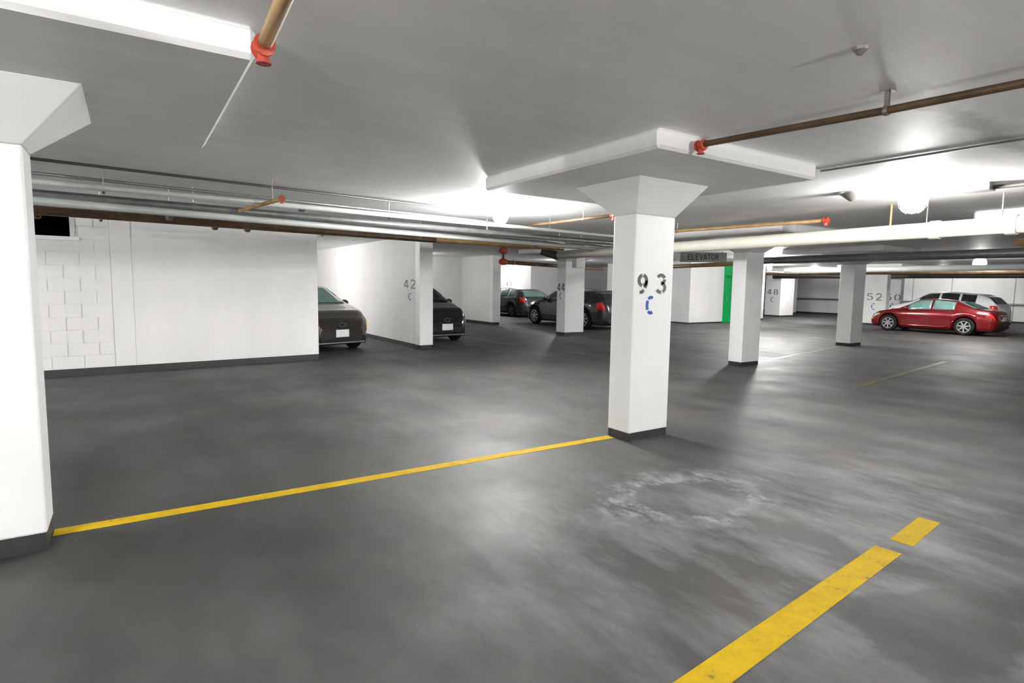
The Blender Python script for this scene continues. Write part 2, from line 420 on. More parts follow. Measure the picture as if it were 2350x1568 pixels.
# ------------------------------------------------------------------ columns
def column(label, sx, sy, zc, cap, drop, group, band=.075, capz=ZD, dz=ZC, drop_z=ZD):
    """sx=(x0,x1) sy=(y0,y1) shaft; cap and drop = (x0,x1,y0,y1)"""
    cx, cy = sum(sx) / 2, sum(sy) / 2
    t = thing('concrete_column', label, 'column', (cx, cy, 0), 0, group)
    def R(r): return (r[0] - cx, r[1] - cx, r[2] - cy, r[3] - cy)
    s = R((sx[0], sx[1], sy[0], sy[1]))
    B('shaft', 'white', t, (s[0], s[1], s[2], s[3], band, zc), 0.012)
    B('base_band', 'black', t, (s[0] + .006, s[1] - .006, s[2] + .006, s[3] - .006, 0, band))
    if cap:
        bm = bmesh.new(); frustum(bm, s, zc, R(cap), capz); obj('capital', bm, 'white', t, bevel=.006)
    if drop:
        d = R(drop)
        bm = bmesh.new(); box(bm, d[0], d[1], d[2], d[3], drop_z, dz); obj('drop_panel', bm, 'ceiling', t, bevel=.022, bseg=1)
    return t, cx, cy
G1 = 'flared concrete columns of the parking bays'
c93, cx, cy = column('white concrete column stencilled 93 C in the middle of the garage', (4.0, 4.54), (3.95, 4.25), 2.19, (3.74, 4.67, 3.67, 4.53), (3.11, 5.12, 2.88, 5.24), G1)
glyphs('painted_number', '9', (4.045 - cx, 3.95 - cy, 1.44), (1, 0, 0), (0, -1, 0), .185, .2, 'text', c93, .27, 'dark grey stencilled 9', 1.15)
glyphs('painted_number', '3', (4.305 - cx, 3.95 - cy, 1.445), (1, 0, 0), (0, -1, 0), .185, .2, 'text', c93, .27, 'dark grey stencilled 3', 1.15)
glyphs('painted_letter', 'C', (4.165 - cx, 3.95 - cy, 1.235), (1, 0, 0), (0, -1, 0), .185, .2, 'blue', c93, .24, 'blue stencilled C', 1.15)
column('white concrete column cut by the left edge of the picture', (-.97, -.43), (3.97, 4.27), 2.19, (-1.23, -.15, 3.68, 4.56), (-1.55, .51, 2.83, 4.93), G1, .10)
column('white column right of the 93 column, under the cream pipe', (9.86, 10.42), (6.80, 7.10), 2.2, (9.55, 10.75, 6.5, 7.45), (9.1, 11.15, 5.65, 8.2), G1, .07)
column('white column far right, just left of the red car', (16.05, 16.65), (7.82, 8.2), 2.2, (15.7, 17.0, 7.5, 8.55), (15.2, 17.3, 6.8, 9.4), G1, .08)
c44, cx, cy = column('white column stencilled 44 C in front of the dark cars', (11.0, 11.75), (13.7, 14.12), 2.25, (10.7, 12.05, 13.4, 14.4), (10.2, 12.4, 12.8, 15.1), G1, .09)
glyphs('painted_number', '44', (11.0 - cx, 14.1 - cy, 1.34), (0, -1, 0), (-1, 0, 0), .25, .20, 'text', c44, .22, None, 1.1)
glyphs('painted_letter', 'C', (11.0 - cx, 13.98 - cy, 1.10), (0, -1, 0), (-1, 0, 0), .2, .2, 'blue', c44, .22)
# columns outside the frame whose drop panels show or which shade the slab
column('white column past the right edge, only its bright ceiling panel in view', (10.5, 11.1), (1.3, 1.6), 2.2, (10.2, 11.4, 1.0, 1.9), (9.78, 11.8, .3, 3.25), G1)

# ------------------------------------------------------------------ left wall: block pier, smooth panel, vent opening
AW = math.radians(4.2)
wl = bpy.data.objects.new('wall_front_left', None); COL.objects.link(wl); wl['kind'] = 'structure'
wl.location = (3.05, 11.42, 0); wl.rotation_euler = (0, 0, AW)
# local x runs from 0 (right end) to -L
def wloc(d): return d
B('panel', 'wall', wl, (-3.0, 0, 0, .25, .11, ZC), .004)
B('pier', 'wall', wl, (-3.28, -3.0, -.014, .25, .11, ZC), .008)
B('base_band', 'black', wl, (-11.2, -.004, .006, .24, 0, .11))
# vent: an opening in the block part, x -4.32..-3.90, z 2.12..2.47
VX0, VX1, VZ0, VZ1 = -4.28, -3.76, 2.13, 2.50
ch = .2; z = .11; course = 0
block_cache = {}
def block(x0, x1, z0, z1):
    key = (round(x1 - x0, 3), round(z1 - z0, 3))
    if key not in block_cache:
        bm = bmesh.new(); box(bm, 0, key[0] - .008, 0, .2, 0, key[1] - .008)
        me = bpy.data.meshes.new('block')
        bmesh.ops.recalc_face_normals(bm, faces=bm.faces); bm.to_mesh(me); bm.free(); me.materials.append(M['wall'])
        block_cache[key] = me
    o = bpy.data.objects.new('block', block_cache[key]); COL.objects.link(o)
    o.parent = wl; o.location = (x0 + .004, random.uniform(0, .004), z0 + .004)
while z < ZC - .01:
    z1 = min(z + ch, ZC)
    x = -3.28
    first = .4 if course % 2 == 0 else .2
    while x > -6.2:
        x0 = x - first; first = .4
        if not (z1 > VZ0 + .01 and z < VZ1 - .01 and x0 < VX1 - .01 and x > VX0 + .01):
            block(x0, x, z, z1)
        else:
            if x > VX1 + .03: block(VX1, x, z, z1)
            if x0 < VX0 - .03: block(x0, VX0, z, z1)
        x = x0
    z = z1; course += 1
B('backing', 'wall2', wl, (-11.2, -3.27, .012, .25, .11, VZ0 - .02))
B('backing', 'wall2', wl, (VX1 + .01, -3.27, .012, .25, VZ0 - .02, ZC))
B('backing', 'wall2', wl, (-11.2, VX0 - .01, .012, .25, VZ0 - .02, ZC))
B('panel', 'wall', wl, (-11.2, -6.22, 0, .02, .11, ZC))
B('vent_back', 'void', wl, (VX0 - .05, VX1 + .05, .6, .62, VZ0 - .1, ZC))
B('vent_side', 'void', wl, (VX0 - .05, VX0 - .011, .252, .6, VZ0 - .1, ZC))
B('vent_side', 'void', wl, (VX1 + .011, VX1 + .05, .252, .6, VZ0 - .1, ZC))
B('vent_floor', 'void', wl, (VX0 - .05, VX1 + .05, .252, .6, VZ0 - .12, VZ0 - .03))
B('vent_sill', 'white', wl, (VX0 - .08, VX1 + .1, -.03, .2, VZ0 - .05, VZ0 + .012), .004)
B('vent_frame', 'palepipe', wl, (VX1 - .012, VX1 + .05, -.012, .1, VZ0, VZ1 + .08), .003)
B('vent_frame', 'palepipe', wl, (VX0 - .05, VX0 + .012, -.012, .1, VZ0, VZ1 + .08), .003)

# ------------------------------------------------------------------ partitions
G2 = 'white partition walls between the bays'
t = thing('partition_wall', 'white partition wall stencilled 42 C between the two parked front-facing cars', 'wall', (5.5, 12.1, 0), 0, G2)
B('panel', 'wall2', t, (.03, .30, .25, 8.9, .10, ZC))
B('end_pier', 'white', t, (0, .33, 0, .25, .10, ZC), .008)
B('base_band', 'black', t, (.035, .295, .01, 8.9, 0, .10))
glyphs('painted_number', '42', (.03, .98, 1.39), (0, -1, 0), (-1, 0, 0), .21, .37, 'text', t, .19, None, 2.3)
glyphs('painted_letter', 'C', (.03, .74, 1.11), (0, -1, 0), (-1, 0, 0), .18, .2, 'blue', t, .17, None, 2.3)
t = thing('partition_wall', 'grey-looking partition with a bright white end, left of the dark hatchbacks', 'wall', (11.38, 18.5, 0), 0, G2)
B('panel', 'wall2', t, (.03, .30, .25, 2.5, .10, ZC))
B('end_pier', 'white', t, (0, .34, 0, .25, .10, ZC), .008)
B('base_band', 'black', t, (.035, .295, .01, 2.5, 0, .10))
bm = bmesh.new(); box(bm, XMIN, 11.7, 21.0, 21.25, 0, ZC); struct(obj('wall_back_left', bm, 'wall2'))
# stair core far behind the cars (its left side carries 43)
t = thing('stair_core', 'far white block wall corner stencilled 43 behind the dark hatchback', 'wall', (17.3, 24.4, 0), 0, G2)
B('wall_block', 'wall', t, (0, 6.0, 0, 5.58, .08, ZC - .002))
B('base_band', 'black', t, (.01, 5.99, .01, 5.57, 0, .08))
glyphs('painted_number', '43', (0, 2.3, 1.45), (0, -1, 0), (-1, 0, 0), .26, .34, 'text', t, .2)
bm = bmesh.new(); box(bm, 14.5, 15.8, 29.55, 30, 1.95, 2.5)
tag(obj('wall_recess_box', bm, 'wall2', bevel=.02), 'small white boxed ledge high on the far wall above the hatchback', 'box')
# elevator lobby
t = thing('elevator_lobby', 'elevator lobby block with a white front and a bright green doorway', 'lobby', (19.4, 15.95, 0))
B('wall_block', 'wall', t, (0, 2.2, 0, 5, .06, ZC))
B('base_band', 'black', t, (.01, 2.19, .01, 4.9, 0, .06))
B('door_frame', 'green', t, (2.2, 2.32, -.03, .3, 0, ZC), .005, 'green door frame')
B('door_frame', 'green', t, (3.3, 3.42, -.03, .3, 0, ZC), .005)
B('door_frame', 'green', t, (2.32, 3.3, -.03, .3, 2.05, 2.2), .005)
B('door', 'green', t, (2.32, 3.3, .04, .09, 0.01, 2.05), 0, 'bright green door')
B('transom_panel', 'green', t, (2.32, 3.3, .04, .09, 2.2, ZC))
B('door_handle', 'chrome', t, (2.42, 2.46, .0, .04, .95, 1.12))
B('wall_block', 'wall', t, (3.42, 4.0, 0, 5, 0, ZC))
# far pillars on the right
def pillar(label, x0, x1, y0, y1, txt=None, drop=True, tz=1.2, tof=.12):
    cx, cy = (x0 + x1) / 2, (y0 + y1) / 2
    t = thing('bay_pillar', label, 'pillar', (cx, cy, 0), 0, 'far bay pillars before the rail wall')
    B('shaft', 'wall', t, (x0 - cx, x1 - cx, y0 - cy, y1 - cy, .08, ZC), .01)
    B('base_band', 'black', t, (x0 - cx + .008, x1 - cx - .008, y0 - cy + .008, y1 - cy - .008, 0, .08))
    if drop: B('drop_panel', 'ceiling', t, (x0 - cx - .7, x1 - cx + .7, y0 - cy - .8, y1 - cy + .8, 2.38, ZC - .001))
    if txt:
        h = .30
        glyphs('painted_number', txt, (x0 - cx, y1 - cy - tof, tz), (0, -1, 0), (-1, 0, 0), h, .36, 'text', t, .17, None, 1.4)
        glyphs('painted_letter', 'C', (x0 - cx, y1 - cy - tof - .2, tz - .42), (0, -1, 0), (-1, 0, 0), h, .42, 'blue', t, .17, None, 1.2)
    return t
pillar('narrow bright pillar edge right beside the column under the cream pipe', 25.3, 25.6, 16.6, 16.9, None, False)
pillar('far white pillar stencilled 48 right of the green door', 29.4, 30.7, 18.1, 19.0, '48')
pillar('dim grey pillar left of the long rail on the far wall', 33.8, 34.6, 20.2, 20.9)
pillar('white pillar stencilled 52 C behind the nose of the red car', 27.0, 27.3, 11.8, 12.79, '52', True, 1.08, .2)
pillar('white pillar stencilled 50 C just right of pillar 52', 28.9, 29.2, 12.05, 12.72, '50', False, 1.06, .05)

# ------------------------------------------------------------------ pipes
def pipe(label, pts, r, mat, group=None, n=14, name='ceiling_pipe', couplings=(), rods=(), cat='pipe', cmat=None, clamps=()):
    o = Vector(pts[0])
    bm = bmesh.new(); tube(bm, [Vector(p) - o for p in pts], r, n)
    ob = obj(name, bm, mat, smooth=True); ob.location = o
    tag(ob, label, cat, group)
    a, b = Vector(pts[0]), Vector(pts[-1])
    for t in couplings:
        p = a.lerp(b, t) - o; d = (b - a).normalized()
        bm = bmesh.new(); tube(bm, [p - d * .035, p - d * .02, p + d * .02, p + d * .035], [r * 1.2, r * 1.45, r * 1.45, r * 1.2], n)
        c = obj('coupling', bm, cmat or mat, ob, smooth=False)
    for t in rods:
        p = a.lerp(b, t) - o
        bm = bmesh.new(); tube(bm, [p + Vector((0, 0, r)), Vector((p.x, p.y, ZC - o.z))], .006, 6)
        obj('hanger_rod', bm, 'steel', ob)
        d = (b - a).normalized()
        bm = bmesh.new(); tube(bm, [p - d * .012, p + d * .012], r * 1.18, n)
        obj('hanger_ring', bm, 'steel', ob)
    return ob
GP = 'service pipes running along the left ceiling'
pipe('thin dark conduit on the ceiling leading left from the middle lamp', [(-4, 6.45, 2.56), (-.65, 6.75, 2.56), (4.35, 7.45, 2.57)], .014, 'darkpipe', GP, 8, 'conduit')
pipe('thin grey conduit just below the dark ceiling conduit', [(-4, 6.75, 2.50), (5.5, 8.09, 2.50)], .016, 'greypipe', GP, 8, 'conduit')
pipe('slim pale pipe, uppermost of the painted pipes on the left', [(-4, 6.9, 2.38), (-.6, 6.9, 2.38), (7.6, 7.9, 2.42)], .030, 'palepipe', GP, 12, couplings=(.5,), rods=(.33, .6, .85), cmat='greypipe')
pipe('grey pipe between the two pale pipes on the left', [(-4, 7.35, 2.36), (9.0, 9.0, 2.40)], .045, 'greypipe', GP, 12, rods=(.36, .7))
pipe('dark grey pipe just above the lower pale pipe on the left', [(-4, 7.7, 2.345), (9.0, 9.4, 2.385)], .035, 'greypipe', GP, 12)
pipe('thicker pale greenish pipe above the brown pipe on the left', [(-4, 7.6, 2.28), (-.7, 7.6, 2.28), (9.5, 9.9, 2.33)], .042, 'palepipe', GP, 14, couplings=(.33, .55, .8), rods=(.33, .6, .85), cmat='greypipe')
pipe('brown rusty pipe, lowest of the pipes on the left', [(-4, 8.5, 2.27), (-.9, 8.6, 2.28), (4.9, 10.1, 2.34)], .055, 'brown', GP, 14, couplings=(.35, .57, .62), rods=(.42, .75))
pipe('orange-brown pipe carrying on from the brown pipe over partition 42', [(4.9, 10.1, 2.34), (8.4, 10.6, 2.36)], .050, 'orange', GP, 12)
pipe('slim cream pipe sloping down towards the elbow of the big cream pipe', [(6.6, 8.8, 2.38), (9.6, 10.4, 2.38)], .035, 'cream', GP, 12, rods=(.5,))
# sprinkler branch on the left
sp5 = pipe('short orange-brown sprinkler branch crossing the left pipes', [(1.06, 9.1, 2.38), (1.36, 6.45, 2.36)], .022, 'orange', None, 10, 'sprinkler_branch', couplings=(1.0,), rods=(.9,))
# sprinkler pipes along y
sp1 = pipe('brown sprinkler pipe with red end fitting at the upper right', [(3.45, 2.80, 2.52), (3.56, 1.63, 2.50), (3.62, 1.0, 2.50), (3.75, -3.0, 2.50)], .022, 'brown', 'sprinkler pipes crossing the bays', 12, 'sprinkler_pipe')
sp2 = pipe('orange-brown sprinkler pipe with red end fitting at the top left', [(.468, 2.41, 2.40), (.45, 2.0, 2.40), (.40, -3.0, 2.40)], .027, 'orange', 'sprinkler pipes crossing the bays', 12, 'sprinkler_pipe')
sp3 = pipe('short brown sprinkler pipe just left of the head of column 93', [(5.66, 6.06, 2.49), (5.57, 7.95, 2.49)], .022, 'brown', 'sprinkler pipes crossing the bays', 12, 'sprinkler_pipe', rods=(.3,))
sp4 = pipe('orange-brown sprinkler pipe above the cream pipe right of column 93', [(8.25, 4.5, 2.475), (7.7, 8.4, 2.475)], .026, 'orange', 'sprinkler pipes crossing the bays', 12, 'sprinkler_pipe', rods=(.6,))
def fitting(pp, c, r):
    c = Vector(c) - pp.location
    bm = bmesh.new()
    d = Vector((0, 1, 0))
    tube(bm, [-d * .035, -d * .032, -d * .02, -d * .018, d * .018, d * .02, d * .032, d * .035], [r * 1.1, r * 1.5, r * 1.5, r * 1.2, r * 1.2, r * 1.5, r * 1.5, r * 1.1], 14)
    t = obj('end_fitting', bm, 'red', pp); t.location = c; t['label'] = 'red end fitting'
    if True:
        bm = bmesh.new(); tube(bm, [(0, 0, 0), (0, 0, -r * 2.0)], r * .8, 10); tube(bm, [(0, 0, -r * 2.0), (0, 0, -r * 2.3)], r * 1.1, 10)
        obj('sprinkler_head', bm, 'red', t)
    return t
fitting(sp1, (3.455, 2.80, 2.515), .026)
fitting(sp2, (.468, 2.46, 2.395), .027)
fitting(sp3, (5.66, 6.02, 2.49), .03)
fitting(sp4, (8.25, 4.46, 2.475), .03)
fitting(sp5, (1.365, 6.42, 2.36), .02)
# strap hanger at the brown pipe
hp = Vector((3.565, 1.63, 2.50)) - sp1.location
bm = bmesh.new(); tube(bm, [hp + Vector((0, -.012, 0)), hp + Vector((0, .012, 0))], .028, 12); hg = obj('pipe_hanger', bm, 'steel', sp1)
for dx in (-.012, .012):
    B('strap', 'steel', hg, (hp.x + dx - .003, hp.x + dx + .003, hp.y - .01, hp.y + .01, hp.z - .02, ZC - sp1.location.z))
B('ceiling_plate', 'steel', hg, (hp.x - .03, hp.x + .03, hp.y - .03, hp.y + .03, ZC - sp1.location.z - .008, ZC - sp1.location.z))
# big cream drain pipe along y with elbow
CX = 8.45
def cpt(y): return (8.02 + y * .062, y, 2.245)
ob = pipe('big cream drain pipe running under the ceiling across the right half', [cpt(-3), cpt(1.5), cpt(4.5), cpt(7.5), cpt(11.1)], .098, 'cream', None, 20, 'drain_pipe')
bm = bmesh.new()
e0 = Vector(cpt(11.1)) - Vector(cpt(-3)); 
tube(bm, [e0, e0 + Vector((.02, .12, 0)), e0 + Vector((.0, .24, .02)), e0 + Vector((-.1, .38, .06)), e0 + Vector((-.22, .46, .1))], [.098, .1, .1, .09, .085], 16)
obj('elbow', bm, 'darkpipe', ob, smooth=True)['label'] = 'dark elbow at the far end'
for y in (2.35, 3.1, 7.9):
    p = Vector(cpt(y)) - Vector(cpt(-3))
    bm = bmesh.new(); tube(bm, [p - Vector((0, .05, 0)), p + Vector((0, .05, 0))], .112, 18); obj('coupling', bm, 'cream', ob, smooth=False)
    bm = bmesh.new(); tube(bm, [p + Vector((0, .1, .09)), p + Vector((0, .1, ZC - 2.245))], .008, 6); obj('hanger_rod', bm, 'steel', ob)
p = Vector(cpt(3.62)) - Vector(cpt(-3))
bm = bmesh.new(); tube(bm, [p + Vector((0, 0, .09)), p + Vector((0, 0, ZC - 2.245))], .012, 8)
obj('hanger_rod', bm, 'orange', ob)['label'] = 'orange hanger rod'
# second, thinner pipes on the right behind the cream one
GR = 'pipes behind the big cream pipe'
pipe('orange-brown pipe just below the elevator sign', [(13.45, 9.4, 2.16), (14.4, 13.1, 2.16)], .06, 'orange', GR, 12)
pipe('orange-brown pipe under the cream pipe at the right edge', [(9.2, 2.6, 2.12), (9.6, -2, 2.12)], .045, 'orange', GR, 12)
pipe('dark pipe under the cream pipe right of the columns', [(13.5, -1, 2.22), (13.5, 9.2, 2.22)], .09, 'greypipe', GR, 14)
pipe('grey pipe farther back near the red car, under the ceiling', [(20.5, 1, 2.2), (20.5, 12.5, 2.2)], .09, 'palepipe', GR, 14)
pipe('brown pipe far back above the red car', [(24.0, 2, 2.2), (24.0, 15.5, 2.2)], .09, 'brown', GR, 14)
pipe('dark pipe farthest back along the ceiling', [(28.5, 2, 2.15), (28.5, 18, 2.15)], .10, 'darkpipe', GR, 14)
# low brown pipe behind col 42..93 with red valve
ob = pipe('dark rusty pipe running low from the red valve to column 93', [(8.7, 13.6, 2.14), (14.2, 15.6, 2.13)], .055, 'brown', None, 12, 'low_pipe', rods=(.08, .55))
t = thing('fire_valve', 'red valve fittings above the white partition end', 'valve', (8.6, 13.45, 2.14))
bm = bmesh.new(); tube(bm, [(-.12, 0, 0), (-.06, 0, 0), (.06, 0, 0), (.12, 0, 0)], [.05, .085, .085, .05], 12); obj('lower_valve', bm, 'red', t)
bm = bmesh.new(); tube(bm, [(-.12, 0, .30), (-.06, 0, .30), (.06, 0, .30), (.12, 0, .30)], [.05, .085, .085, .05], 12); obj('upper_valve', bm, 'red', t)
bm = bmesh.new(); tube(bm, [(0, 0, .05), (0, 0, .45)], .03, 10); obj('riser', bm, 'darkpipe', t)
bm = bmesh.new(); box(bm, -.16, .16, -.1, .1, -.17, .17)
ob = obj('junction_box', bm, 'box', bevel=.01); ob.location = (10.9, 13.0, 2.2); tag(ob, 'white junction box under the cream pipe beside column 44', 'box')
# ceiling conduit and joint near the right lamp
pipe('thin conduit along the ceiling from the panel corner over column 93 to the right', [(5.40, 3.0, 2.598), (5.40, -4, 2.598)], .010, 'greypipe', None, 8, 'conduit')
pipe('dark conduit leading right from the box beside the right lamp', [(7.35, 2.295, 2.56), (7.45, -3, 2.56)], .022, 'darkpipe', None, 8, 'conduit')
bm = bmesh.new(); box(bm, -.09, .09, -.12, .12, -.04, .04)
ob = obj('junction_box', bm, 'greypipe', bevel=.01); ob.location = (7.35, 2.42, 2.57); tag(ob, 'grey ceiling box just right of the right lamp', 'box')
bm = bmesh.new(); tube(bm, [(0, 0, .06), (0, 0, .03), (0, 0, -.04)], [.16, .12, .03], 14)
ob = obj('ceiling_hook_plate', bm, 'steel', smooth=True); ob.location = (6.9, 3.45, 2.55); tag(ob, 'small grey cone-shaped bracket just left of the right lamp', 'bracket')
bm = bmesh.new(); tube(bm, [(0, 0, .012), (0, 0, 0), (0, 0, -.02)], [.035, .03, .012], 12)
ob = obj('ceiling_anchor', bm, 'steel'); ob.location = (2.85, 1.435, 2.598); tag(ob, 'small dark anchor stub on the ceiling at the upper right', 'anchor')

# elevator sign
t = thing('elevator_sign', 'hanging grey ELEVATOR sign with dark letters', 'sign', (12.82, 10.15, 2.19), 0)
sd = Vector((0.83, -0.55, 0)).normalized()
t.rotation_euler = (0, 0, math.atan2(sd.y, sd.x))
B('board', 'signgrey', t, (-.62, .62, -.015, .015, 0, .26), .004)
glyphs('lettering', 'ELEVATOR', (-.42, -.015, .06), (1, 0, 0), (0, -1, 0), .15, .105, 'black', t, .2, None, .9)
for x in (-.5, .5):
    bm = bmesh.new(); tube(bm, [(x, 0, .26), (x, 0, ZC - 2.19)], .006, 6); obj('hanger_rod', bm, 'steel', t)

# ------------------------------------------------------------------ lamps
def lamp(label, x, y, power, z=ZC, rg=.105, stem=0.0):
    t = thing('ceiling_lamp', label, 'lamp', (x, y, z), 0, 'round ceiling lamps')
    bm = bmesh.new(); tube(bm, [(0, 0, 0), (0, 0, -.035), (0, 0, -.045)], [.08, .08, .06], 20); obj('housing', bm, 'lamp_metal', t)
    if stem:
        bm = bmesh.new(); tube(bm, [(0, 0, 0), (0, 0, stem)], .012, 8); obj('stem', bm, 'lamp_metal', t)
    bm = bmesh.new(); ellipsoid(bm, (0, 0, -.045 - rg * .95), (rg, rg, rg * 1.1), 20, 12)
    area = 4 * PI * rg * rg
    m = emis('lamp_glow', (1.0, .985, .96), power * LAMP_POWER / (PI * area))
    obj('globe', bm, m, t, smooth=True)
    bm = bmesh.new()
    for k in range(4):
        a = k * PI / 2 + .4
        tube(bm, [(math.cos(a) * rg * 1.12 * math.sin(q), math.sin(a) * rg * 1.12 * math.sin(q), -.045 - rg * .95 + rg * 1.2 * math.cos(q)) for q in [PI * i / 8 for i in range(1, 8)]], .003, 5)
    obj('wire_guard', bm, 'steel', t)
    return t
lamp('glowing lamp in the middle, left of column 93', 4.42, 7.0, 27)
lamp('largest glowing lamp, on the ceiling right of column 93', 6.95, 2.85, 11.5, ZC, .12)
lamp('glowing lamp far right above the red car', 22.5, 7.2, 16, ZC, .16)
lamp('small glowing lamp right of the second column, upper one', 16.0, 10.1, 16)
lamp('small far lamp just right of the second column, lower one', 24.5, 15.7, 14)
lamp('small far lamp between the second and third columns', 29.2, 16.2, 12)
# unseen lamps: those of the garage itself, plus two added as fill
lamp('lamp behind the camera on the left', -2.4, 0.2, 27, ZC - .1, .105, .1)
lamp('lamp behind the camera on the right', 3.2, -4.2, 50, ZC - .5, .105, .5)
lamp('lamp beyond the right edge', 12.5, -2.5, 10, ZC - .2, .105, .2)
lamp('lamp in the bay behind partition 42', 2.4, 17.3, 26)
lamp('lamp above the dark hatchbacks', 15.4, 26.2, 11)
lamp('added fill lamp, unseen behind column 44', 15.6, 19.5, 10)  # added to brighten the far white wall behind column 44
lamp('added fill lamp, unseen behind partition 42', 8.6, 19.4, 5)  # added to lift the dark left face of the next partition
lamp('lamp by the far rail wall', 33.0, 12.0, 12)
lamp('lamp near the lobby', 18.5, 11.8, 22)
lamp('lamp left of the left column', -5.0, 7.0, 32)

# ------------------------------------------------------------------ cars
def interp(tab, x):
    if x <= tab[0][0]: return tab[0][1]
    for (a, b), (c, d) in zip(tab, tab[1:]):
        if x <= c:
            t = (x - a) / (c - a); t = t * t * (3 - 2 * t) * .35 + t * .65
            return b + (d - b) * t
    return tab[-1][1]
PROF = {
 'sedan': dict(top=[(-.5, .60), (-.485, .88), (-.46, 1.0), (-.36, 1.06), (-.20, 1.36), (-.06, 1.44), (.06, 1.42), (.25, 1.00), (.40, .88), (.47, .74), (.5, .52)],
               belt=[(-.5, .58), (-.46, .88), (-.3, .96), (.2, .90), (.27, .90), (.42, .74), (.5, .5)], ws=(.075, .235), rw=(-.345, -.215), sw=[(-.02, .16), (-.20, -.035)]),
 'hatch': dict(top=[(-.5, .60), (-.49, .90), (-.47, 1.02), (-.40, 1.28), (-.32, 1.40), (-.08, 1.47), (.08, 1.43), (.27, 1.02), (.41, .90), (.475, .74), (.5, .52)],
               belt=[(-.5, .58), (-.47, .98), (-.3, .98), (.2, .92), (.27, .92), (.42, .76), (.5, .5)], ws=(.095, .255), rw=(-.465, -.385), sw=[(0, .17), (-.17, -.02), (-.31, -.19)]),
}
def make_car(kind, label, paint, L, W, H, loc, rz, glass='glassdark', rim='rim', wb=.59, plate_front=True, frontlamp='headlamp', wheel_r=.315, side_glass=None):
    t = thing('parked_car', label, 'car', loc, rz, 'parked cars')
    P = PROF[kind]; zs = H / 1.45
    side_glass = side_glass or glass
    halfw = [(-.5, .64), (-.485, .80), (-.45, .90), (-.36, .985), (-.2, 1.0), (.2, 1.0), (.34, .98), (.44, .90), (.482, .78), (.5, .60)]
    xw = [wb / 2 * L + .02 * L, -wb / 2 * L + .02 * L]
    AR = wheel_r + .055
    def ring(u):
        x = u * L
        hw = interp(halfw, u) * W / 2
        top = interp(P['top'], u) * zs; belt = min(interp(P['belt'], u) * zs, top - .015)
        zb = .17 + (.08 if abs(u) > .47 else 0)
        za = zb
        for c in xw:
            d = abs(x - c)
            if d < AR: za = max(za, wheel_r + math.sqrt(AR * AR - d * d))
        g_ = max(0., min(1., (top - belt) / (.45 * zs)))
        low = max(za + .02, zb + .12)
        mid = max(za + .04, min(.62, belt - .10))
        mid = min(mid, belt - .03); low = min(low, mid - .01)
        d = top - belt
        return [(0, zb), (hw * .70, zb), (hw * .72, za), (hw * .965, za), (hw * .985, low), (hw, mid), (hw * .99, belt - .04 * (belt - mid) / .1 if belt - mid < .1 else belt - .045),
                (hw * .955, belt), (hw * (.945 - .09 * g_), belt + .5 * d), (hw * (.93 - .20 * g_), belt + .88 * d), (hw * (.86 - .24 * g_), belt + .97 * d), (hw * .42, top - .004), (0, top)]
    NK = 12
    def pt(u, k):
        s = 1 if k >= 0 else -1; k = min(abs(k), NK)
        r = ring(u); i = min(int(k), NK - 1); f = k - i
        return Vector((u * L, s * (r[i][0] * (1 - f) + r[i + 1][0] * f), r[i][1] * (1 - f) + r[i + 1][1] * f))
    us = set([-.5, -.4975, -.49, -.485, -.475, .475, .485, .493, .4975, .5])
    for i in range(49): us.add(round(-.47 + .94 * i / 48, 4))
    for c in xw:
        for q in range(-6, 7):
            us.add(round((c + AR * math.sin(q / 6 * PI / 2) * .999) / L, 4))
    us = sorted(us)
    bm = bmesh.new(); rows = []
    for u in us:
        r = ring(u); x = u * L
        row = [bm.verts.new((x, y, z)) for y, z in r] + [bm.verts.new((x, -y, z)) for y, z in reversed(r[1:-1])]
        rows.append(row)
    n = len(rows[0])
    for a, b in zip(rows, rows[1:]):
        for i in range(n):
            j = (i + 1) % n
            bm.faces.new((a[i], b[i], b[j], a[j]))
    bm.faces.new(rows[0]); bm.faces.new(rows[-1])
    body = obj('body', bm, paint, t, smooth=True)
    for p in body.data.polygons:
        if len(p.vertices) > 4: p.use_smooth = False
    bm = bmesh.new(); box(bm, -L * .46, L * .44, -W * .33, W * .33, .15, .42)
    obj('underbody', bm, 'trim', t)
    def patch(name, u0, u1, k0, k1, mat, off=.008, nu=8, nk=6, parent=t, label=None):
        bm = bmesh.new(); G_ = []
        for i in range(nu + 1):
            u = u0 + (u1 - u0) * i / nu; row = []
            for j in range(nk + 1):
                k = k0 + (k1 - k0) * j / nk
                p = pt(u, k); e = 1e-3
                du = pt(u + e, k) - pt(u - e, k)
                kk0, kk1 = k - .02, k + .02
                if abs(k) > NK - .05: nrm = Vector((-du.z, 0, du.x)) if du.x else Vector((0, 0, 1))
                else:
                    dk = pt(u, kk1) - pt(u, kk0); nrm = du.cross(dk)
                if nrm.length < 1e-9: nrm = Vector((0, 0, 1))
                nrm.normalize()
                c = Vector((u * L * .8, 0, .6))
                if nrm.dot(p - c) < 0: nrm = -nrm
                row.append(bm.verts.new(p + nrm * off))
            G_.append(row)
        for a, b in zip(G_, G_[1:]):
            for j in range(nk): bm.faces.new((a[j], b[j], b[j + 1], a[j + 1]))
        o = obj(name, bm, mat, parent, smooth=True)
        sm = o.modifiers.new('thick', 'SOLIDIFY'); sm.thickness = .006; sm.offset = -1
        if label: o['label'] = label
        return o
